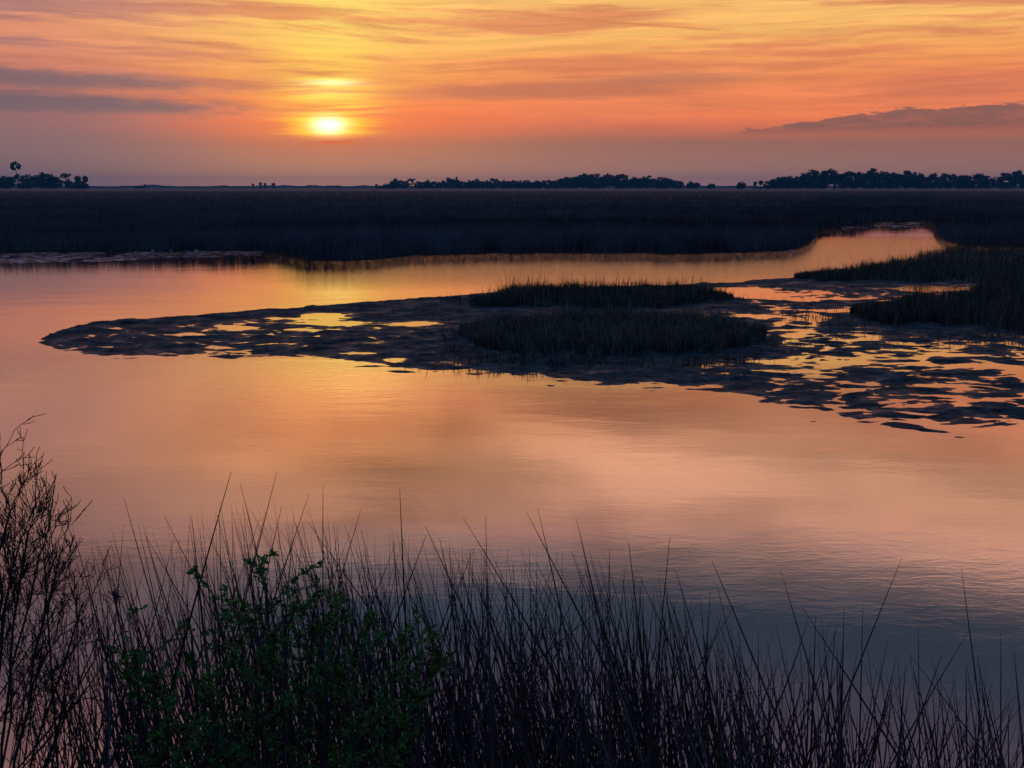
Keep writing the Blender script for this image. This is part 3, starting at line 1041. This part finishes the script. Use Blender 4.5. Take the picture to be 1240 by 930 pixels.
def leaf_shrub(name, label, loc, limbs, nleaf, seed, leaf=0.016, depth=3):
    """limbs: photograph places of shoot tips; leaves cluster round the shoots"""
    global rng
    keep = rng
    rng = np.random.default_rng(seed)
    root = empty(name, loc)
    tag(root, label, "shrub")
    L = np.array(loc)
    wood = []
    C, D = [], []
    for (bxp, byp, txp, typ, d, size) in limbs:
        d -= 0.3
        tip = at_depth(txp, typ, d)
        mid = at_depth(bxp, byp, d)
        base = np.array([loc[0] + rng.normal(0, .03), loc[1] + rng.normal(0, .03), loc[2]])
        t = np.linspace(0, 1, 7)[:, None]
        P = base * (1 - t) ** 2 + 2 * mid * t * (1 - t) + tip * t ** 2
        wood.append((P, 0.0045, 0, P[-1] - P[-2]))
        out = []
        for f in np.linspace(2.2, 6, int(8 * size) + 4):
            j = int(f)
            bp = P[j] + (P[min(6, j + 1)] - P[j]) * (f - j)
            dr = np.array([rng.normal(0, .8), rng.normal(0, .6), rng.uniform(0.2, 1.2)])
            branch_paths(bp, dr, rng.uniform(0.03, 0.075) * size, 1, out, 0.0016, 0.55, 0.25, depth, (1, 2))
        wood += out
        for (pp, r, dep, dd) in out:
            k = int(rng.integers(10, 16))
            f = rng.random(k) ** 0.6 * 6
            j = np.minimum(f.astype(int), 5)
            q = pp[j] + (pp[j + 1] - pp[j]) * (f - j)[:, None]
            C.append(q)
            D.append(np.repeat(dd[None], k, 0))
    C = np.concatenate(C); D = np.concatenate(D)
    n = len(C)
    V, Fc, _ = shrub_mesh(wood, loc, 0.0007)
    obj_np("branch", V, Fc, M_TWIG, parent=root)
    dirs = D / (np.linalg.norm(D, axis=1, keepdims=True) + 1e-9) * 0.7 + rng.normal(0, 0.55, (n, 3))
    dirs /= np.linalg.norm(dirs, axis=1, keepdims=True)
    side = np.cross(dirs, rng.normal(0, 1, (n, 3))); side /= np.linalg.norm(side, axis=1, keepdims=True)
    nrm = np.cross(dirs, side)
    ln = leaf * rng.uniform(0.6, 1.25, n)[:, None]; wd = ln * rng.uniform(0.16, 0.24, n)[:, None]
    b = C - L
    mid = b + dirs * ln * 0.55 - nrm * wd * 0.35
    tip = b + dirs * ln - nrm * ln * 0.12
    V = np.stack([b, mid + side * wd + nrm * wd * .3, tip, mid - side * wd + nrm * wd * .3, mid], 1).reshape(-1, 3)
    i = np.arange(n)[:, None] * 5
    Fc = np.concatenate([i + np.array([[0, 1, 4]]), i + np.array([[1, 2, 4]]), i + np.array([[2, 3, 4]]), i + np.array([[3, 0, 4]])], 1).reshape(-1, 3)
    col = tints(n, (0.026, 0.120, 0.050), (0.085, 0.260, 0.065), 0.5)
    obj_np("foliage", V, Fc, M_LEAF, tint=np.repeat(col, 5, 0), parent=root)
    rng = keep


def gl(px, d):
    c = at_depth(px, 1000, d)
    return (float(c[0]), d, float(bank_z(c[0], np.array(d))) - 0.01)


leaf_shrub("leafy_shrub", "largest leafy green shrub, standing in the rushes left of centre", gl(330, 2.4),
           [(330, 850, 322, 708, 2.65, 1.3), (325, 850, 300, 745, 2.7, 1.1), (300, 860, 258, 722, 2.75, .8), (345, 880, 345, 745, 2.6, 1.1),
            (370, 860, 380, 740, 2.65, 1.0), (390, 860, 408, 744, 2.7, 1.0), (380, 900, 415, 760, 2.6, 1.1), (320, 900, 280, 790, 2.65, 1.0),
            (360, 900, 365, 800, 2.6, 1.0), (310, 940, 310, 830, 2.6, 1.0), (400, 930, 395, 820, 2.6, 1.1), (340, 950, 250, 850, 2.6, .9)], 0, 21)
leaf_shrub("leafy_shrub", "leafy green shrub right of the largest one, its right edge ending in bare rushes", gl(470, 2.45),
           [(470, 880, 440, 780, 2.7, 1.1), (480, 880, 478, 785, 2.7, 1.1), (500, 880, 520, 800, 2.75, .9), (500, 900, 500, 840, 2.7, 1.0),
            (450, 900, 430, 830, 2.65, 1.0), (460, 940, 470, 870, 2.6, 1.0), (440, 940, 425, 890, 2.6, .9)], 0, 22)
leaf_shrub("leafy_shrub", "small sprig of green leaves left of the largest leafy shrub", gl(190, 2.4),
           [(178, 880, 160, 786, 2.65, 0.75), (185, 880, 184, 790, 2.65, 0.7), (195, 900, 188, 825, 2.6, 0.8), (205, 920, 200, 850, 2.6, 0.8), (200, 940, 215, 890, 2.6, .8)], 0, 23)
leaf_shrub("leafy_shrub", "low dark green leaves between the small left sprig and the largest leafy shrub", gl(262, 2.35),
           [(240, 930, 232, 770, 2.75, 0.45), (262, 950, 245, 830, 2.6, 0.7), (260, 950, 262, 880, 2.55, 0.8), (250, 970, 235, 905, 2.55, .7)], 0, 24)


# dry seed head left of the small sprig
def dry_weed():
    loc = gl(160, 2.85)
    root = empty("dry_weed", loc)
    tag(root, "dead weed with a curled dry seed head, above the small sprig of green leaves", "weed")
    P = np.array([at_depth(a, b, 2.85) for a, b in [(172, 960), (160, 860), (152, 800), (146, 760), (142, 738), (139, 724), (138, 716)]])
    P[0] = loc
    V, Fc, _ = tubes((P - np.array(loc))[None], np.full((1, 7), 0.0022), np.ones((1, 3)), 5)
    obj_np("stem", V, Fc, M_TWIG, parent=root)
    out = []
    r0 = np.random.default_rng(4)
    for k in range(22):
        p = P[5]
        q = [p.copy()]
        d = r0.normal(0, 1, 3) * np.array([1, .6, 1]); d[2] = abs(d[2])
        d /= np.linalg.norm(d)
        for i in range(6):
            d += r0.normal(0, .35, 3)
            d /= np.linalg.norm(d)
            p = p + d * r0.uniform(0.003, 0.007)
            q.append(p.copy())
        out.append(q)
    out = np.array(out) - np.array(loc)
    V, Fc, _ = tubes(out, np.tile(np.linspace(0.0016, 0.0007, 7), (len(out), 1)), np.ones((len(out), 3)), 4)
    obj_np("seed_head", V, Fc, M_TWIG, parent=root)


dry_weed()


# ------------------------------------------------------------------ far trees
def crown_mesh(name, kind, seed):
    r0 = np.random.default_rng(seed)
    lobes = []
    if kind == "oak":
        for k in range(15):
            a = r0.uniform(0, 2 * math.pi)
            rr_ = math.sqrt(r0.random()) * 0.40
            zc = 0.58 + 0.30 * (1 - (rr_ / 0.42) ** 2) * r0.uniform(0.2, 1.0) - 0.10 * r0.random()
            lobes.append((math.cos(a) * rr_, math.sin(a) * rr_, zc, r0.uniform(0.07, 0.16), 0.8))
        for k in range(9):
            a = r0.uniform(0, 2 * math.pi)
            lobes.append((math.cos(a) * 0.36, math.sin(a) * 0.36, r0.uniform(0.25, 0.6), r0.uniform(0.10, 0.16), 0.8))
        for k in range(6):
            lobes.append((r0.uniform(-.3, .3), r0.uniform(-.3, .3), r0.uniform(0.12, 0.35), 0.16, 0.8))
        for k in range(14):
            a = r0.uniform(0, 2 * math.pi); q = r0.uniform(0.1, 0.42)
            lobes.append((math.cos(a) * q, math.sin(a) * q, r0.uniform(0.12, 0.6), r0.uniform(0.10, 0.15), 1.1))
        n, sz = 3000, (0.02, 0.05)
    elif kind == "palm":
        lobes = [(0, 0, 0.80, 0.40, 0.42), (0, 0, 0.84, 0.30, 0.35), (0.1, 0, 0.66, 0.22, 0.5), (-.2, 0.1, 0.2, 0.22, 0.6), (.2, -.1, 0.16, 0.25, 0.5)]
        n, sz = 170, (0.07, 0.22)
    else:
        for k in range(22):
            a = r0.uniform(0, 2 * math.pi); rr_ = math.sqrt(r0.random()) * 0.40
            lobes.append((math.cos(a) * rr_, math.sin(a) * rr_, r0.uniform(0.78, 0.96) - 0.25 * rr_, r0.uniform(0.05, 0.11), 0.4))
        for k in range(4):
            lobes.append((r0.uniform(-.18, .18), r0.uniform(-.18, .18), r0.uniform(0.36, 0.55), 0.12, 0.7))
        n, sz = 1000, (0.02, 0.06)
    li = r0.integers(0, len(lobes), n)
    Lb = np.array(lobes)[li]
    v = r0.normal(0, 1, (n, 3)); v /= np.linalg.norm(v, axis=1, keepdims=True)
    rad = Lb[:, 3] * r0.uniform(0.35, 1.12, n)
    c = Lb[:, :3] + v * rad[:, None] * np.stack([np.ones(n), np.ones(n), Lb[:, 4]], -1)
    c[:, 2] = np.clip(c[:, 2], 0.04, 1.0)
    a = r0.normal(0, 1, (n, 3)); a /= np.linalg.norm(a, axis=1, keepdims=True)
    b = np.cross(a, r0.normal(0, 1, (n, 3))); b /= np.linalg.norm(b, axis=1, keepdims=True)
    s = r0.uniform(*sz, n)[:, None]
    V = np.stack([c - a * s, c + b * s * .8, c + a * s, c - b * s * .8], 1).reshape(-1, 3)
    Fc = np.arange(n * 4).reshape(-1, 4)
    t = r0.random(n)[:, None]
    shade = (0.6 + 0.8 * r0.random(len(lobes)))[li][:, None]
    col = (np.array([[0.035, 0.05, 0.04]]) * (1 - t) + np.array([[0.075, 0.095, 0.06]]) * t) * shade
    return mesh_np(name, V, Fc, M_CROWN, tint=np.repeat(col, 4, 0))


def trunk_mesh(name, kind, seed):
    r0 = np.random.default_rng(seed)
    P = []; Rr = []
    top = {"oak": 0.55, "palm": 0.80, "pine": 0.92}[kind]
    r = {"oak": 0.035, "palm": 0.035, "pine": 0.02}[kind]
    t = np.linspace(0, 1, 7)
    P.append(np.stack([0.02 * np.sin(t * 3), 0.02 * np.cos(t * 2) - 0.02, t * top], -1)); Rr.append(r * (1 - .55 * t) if kind != "palm" else r * np.ones(7))
    if kind != "palm":
        for k in range(9 if kind == "oak" else 7):
            a = r0.uniform(0, 2 * math.pi)
            z0 = r0.uniform(.16, .45) if kind == "oak" else r0.uniform(.38, .86)
            ln = 0.34 if kind == "oak" else 0.2
            P.append(np.stack([np.cos(a) * t * ln, np.sin(a) * t * ln, z0 + t ** 0.8 * r0.uniform(.15, .4) * (1 if kind == "oak" else .3)], -1))
            Rr.append(r * 0.5 * (1 - .7 * t))
    V, Fc, _ = tubes(np.array(P), np.array(Rr), np.ones((len(P), 3)), 6)
    return mesh_np(name, V, Fc, M_TRUNK, smooth=True)


PROTO = {}
for kind, k in (("oak", 6), ("palm", 2), ("pine", 3)):
    PROTO[kind] = [(trunk_mesh("trunk", kind, 100 + i), crown_mesh("crown", kind, 200 + i * 7 + len(kind))) for i in range(k)]
GZ = 0.45
KN = {"oak": ("oak_tree", "oak"), "palm": ("palm_tree", "palm"), "pine": ("pine_tree", "pine")}
cnt = 0


def tree(px, top, wpx, D, kind, label, group):
    global cnt
    D = D * 1.8
    z = CAM_H + (HY - top) * D / 1330.0 * 1.0
    H = z - GZ
    W = wpx * D / 1330.0 * (1.22 if kind == 'oak' else 1.05)
    x = (px - 620) / 1330.0 * D * CP
    o = empty(KN[kind][0], (x, D, GZ))
    tm, cm = PROTO[kind][cnt % len(PROTO[kind])]
    cnt += 1
    s = W / 0.98
    o.scale = (s, s, H * (1.08 if kind == 'oak' else 1.03))
    o.rotation_euler = (0, 0, 0)
    a = random.uniform(0, 6.28)
    for nm, me in (("trunk", tm), ("crown", cm)):
        c = bpy.data.objects.new(nm, me)
        COL.objects.link(c)
        c.parent = o
        c.rotation_euler = (0, 0, a)
    tag(o, label, "tree", group)


ORD = ["first", "second", "third", "fourth", "fifth", "sixth", "seventh", "eighth", "ninth", "tenth", "eleventh", "twelfth", "thirteenth", "fourteenth",
       "fifteenth", "sixteenth", "seventeenth", "eighteenth", "nineteenth", "twentieth", "twenty-first", "twenty-second", "twenty-third", "twenty-fourth", "twenty-fifth",
       "twenty-sixth", "twenty-seventh", "twenty-eighth", "twenty-ninth", "thirtieth"]
# left grove
Lg = [(-38, 208, 34, "oak"), (-14, 210, 30, "oak"), (6, 211.5, 22, "oak"), (21, 197, 15, "pine"), (33, 211.5, 20, "oak"), (53, 208.5, 27, "oak"), (67, 214.5, 18, "oak"), (80, 209.5, 13, "pine"),
      (87, 217.5, 15, "oak"), (95, 213.5, 9, "palm"), (97, 219, 13, "oak"), (104, 213.5, 8, "palm")]
for i, (px, tp, wd, kd) in enumerate(sorted(Lg)):
    special = {21: "tallest pine, its flat crown standing high above the left grove", 80: "short open pine between the oaks and palms of the left grove",
               95: "left one of the two palms ending the left grove", 104: "right one of the two palms ending the left grove"}
    tree(px, tp, wd, 560 + (i * 37) % 60, kd, special.get(px, f"round oak, {ORD[i]} tree from the left in the dark left grove on the horizon"), "trees of the left grove")
# scattered far palms
for px, tp, wd, kd, lb in [(165, 225.0, 4, "oak", "lowest speck of a tree right of the left grove on the open horizon"), (170.5, 224.0, 5, "oak", "tiny round tree next to the lone palm right of the left grove"),
                           (175, 223.2, 3.4, "palm", "tiny lone palm right of the left grove on the open horizon"),
                           (306.5, 222.5, 4, "palm", "leftmost of four little palms below and left of the sun"), (315, 221.5, 5, "palm", "second from the left of four little palms below and left of the sun"),
                           (321, 221.8, 4, "palm", "third from the left of four little palms below and left of the sun"), (331, 222, 5.5, "palm", "rightmost of four little palms below and left of the sun")]:
    tree(px, tp, wd, 800, kd, lb, "little trees on the open horizon")
# middle tree line
Mg = [(456, 223, 4, "palm"), (461, 224, 7, "oak"), (468, 222, 9, "oak"), (475, 219, 9, "oak"), (480.5, 215.5, 10, "oak"), (489, 218.5, 12, "oak"), (498, 216, 10, "pine"), (508, 218.5, 12, "oak"), (518, 217.5, 11, "oak"),
      (527, 219.5, 12, "oak"), (535, 218, 10, "oak"), (543, 214.5, 9, "oak"), (551, 213.5, 10, "oak"), (559, 218, 12, "oak"), (569, 217.5, 13, "oak"), (578, 216.5, 12, "oak"), (589, 218, 12, "oak"),
      (599, 215.5, 13, "oak"), (611, 217.5, 12, "oak"), (620, 216.5, 11, "oak"), (629, 218, 12, "oak"), (638, 218, 13, "oak")]
for i, (px, tp, wd, kd) in enumerate(Mg):
    tree(px, tp, wd, 700 + (i * 53) % 70, kd, f"small {KN[kd][1]}, {ORD[i]} from the left in the low middle tree line on the horizon", "trees of the low middle tree line")
Hg = [(648, 218, 14, "oak"), (661, 217.5, 14, "oak"), (676, 215.5, 18, "oak"), (690, 212.5, 20, "oak"), (706, 210, 28, "oak"), (722, 210.5, 26, "oak"), (738, 210, 22, "oak"), (750, 210.5, 22, "oak"), (761, 213, 14, "oak"),
      (770, 212.5, 13, "oak"), (784, 212.5, 20, "oak"), (800, 214.5, 20, "oak"), (812, 216, 16, "oak"), (822, 218.5, 11, "oak"), (839, 219, 14, "oak"), (861, 221.5, 9, "oak")]
for i, (px, tp, wd, kd) in enumerate(Hg):
    tree(px, tp, wd, 640 + (i * 41) % 70, kd, f"dark oak, {ORD[i]} from the left in the domed grove right of the middle", "trees of the domed grove")
Rg = [(898, 219.5, 10, "oak"), (914, 220.5, 6, "palm"), (921, 219, 7, "palm"), (932, 219, 14, "oak"), (943, 214, 18, "oak"), (955, 211.5, 22, "oak"), (970, 212, 22, "oak"), (986, 206, 30, "oak"), (1010, 204.5, 38, "oak"), (1034, 207, 24, "oak"),
      (1053, 203.5, 32, "oak"), (1074, 206, 24, "oak"), (1097, 206.5, 38, "oak"), (1115, 210, 20, "oak"), (1132, 209, 18, "oak"), (1148, 209.5, 22, "oak"), (1163, 212, 16, "oak"), (1179, 208, 30, "oak"), (1195, 213, 18, "oak"),
      (1214, 209.5, 24, "oak"), (1236, 205.5, 24, "oak"), (1262, 207, 36, "oak"), (1290, 209, 30, "oak")]
for i, (px, tp, wd, kd) in enumerate(Rg):
    tree(px, tp, wd, 560 + (i * 47) % 60, kd, f"{KN[kd][1]}, {ORD[i]} tree from the left in the tall right-hand tree line on the horizon", "trees of the right tree line")


# distant woodland: one low uneven mass along the horizon
def woodland():
    n = 42000
    az_ = rng.uniform(-0.62, 0.62, n)
    px = 620 + np.tan(az_) * 1330
    prof = 3.0 + 5 * np.clip(fbm(az_ * 22, az_ * 0, 88, 5) + 0.15, 0, 1) + 4.0 * np.clip(fbm(az_ * 90, az_ * 0, 89, 3), 0, 1)
    D = 3000 + rng.uniform(0, 120, n)
    zc = 0.6 + prof * rng.random(n) ** 0.7
    c = np.stack([np.sin(az_) * D, np.cos(az_) * D, zc], -1)
    a = rng.normal(0, 1, (n, 3)); a /= np.linalg.norm(a, axis=1, keepdims=True)
    b = np.cross(a, rng.normal(0, 1, (n, 3))); b /= np.linalg.norm(b, axis=1, keepdims=True)
    s = rng.uniform(0.8, 2.0, n)[:, None]
    V = np.stack([c - a * s, c + b * s, c + a * s, c - b * s], 1).reshape(-1, 3)
    o = obj_np("distant_woodland", V, np.arange(n * 4).reshape(-1, 4), M_CROWN, tint=np.repeat(tints(n, (0.04, 0.05, 0.045), (0.07, 0.08, 0.06)), 4, 0))
    tag(o, "thin low strip of far woodland along the horizon", "woodland", kind="stuff")


woodland()


# ------------------------------------------------------------------ air
def vol_box(name, lo, hi, dens, col, aniso, label):
    x0, y0, z0 = lo; x1, y1, z1 = hi
    V = np.array([(x0, y0, z0), (x1, y0, z0), (x1, y1, z0), (x0, y1, z0), (x0, y0, z1), (x1, y0, z1), (x1, y1, z1), (x0, y1, z1)], float)
    Fc = np.array([(3, 2, 1, 0), (4, 5, 6, 7), (0, 1, 5, 4), (1, 2, 6, 5), (2, 3, 7, 6), (3, 0, 4, 7)])
    m = bpy.data.materials.new(name)
    m.use_nodes = True
    g = G(m.node_tree)
    g.n.clear()
    v = g.node("ShaderNodeVolumePrincipled")
    v.inputs["Color"].default_value = (*col, 1)
    v.inputs["Density"].default_value = dens
    v.inputs["Anisotropy"].default_value = aniso
    o_ = g.node("ShaderNodeOutputMaterial")
    g.l.new(v.outputs[0], o_.inputs["Volume"])
    o = obj_np(name, V, Fc, m)
    tag(o, label, name, kind="stuff")
    return o


vol_box("mist", (-900, 640, 0.9), (1500, 900, 2.6), 0.0011, (0.85, 0.85, 0.95), 0.3, "thin pale layer of ground mist before the horizon trees")
HAZE = True
if HAZE:
    vol_box("haze", (-3000, -100, -2), (3000, 3700, 33), 0.00021, (0.10, 0.54, 1.0), 0.0, "thin blue morning air over the whole marsh")
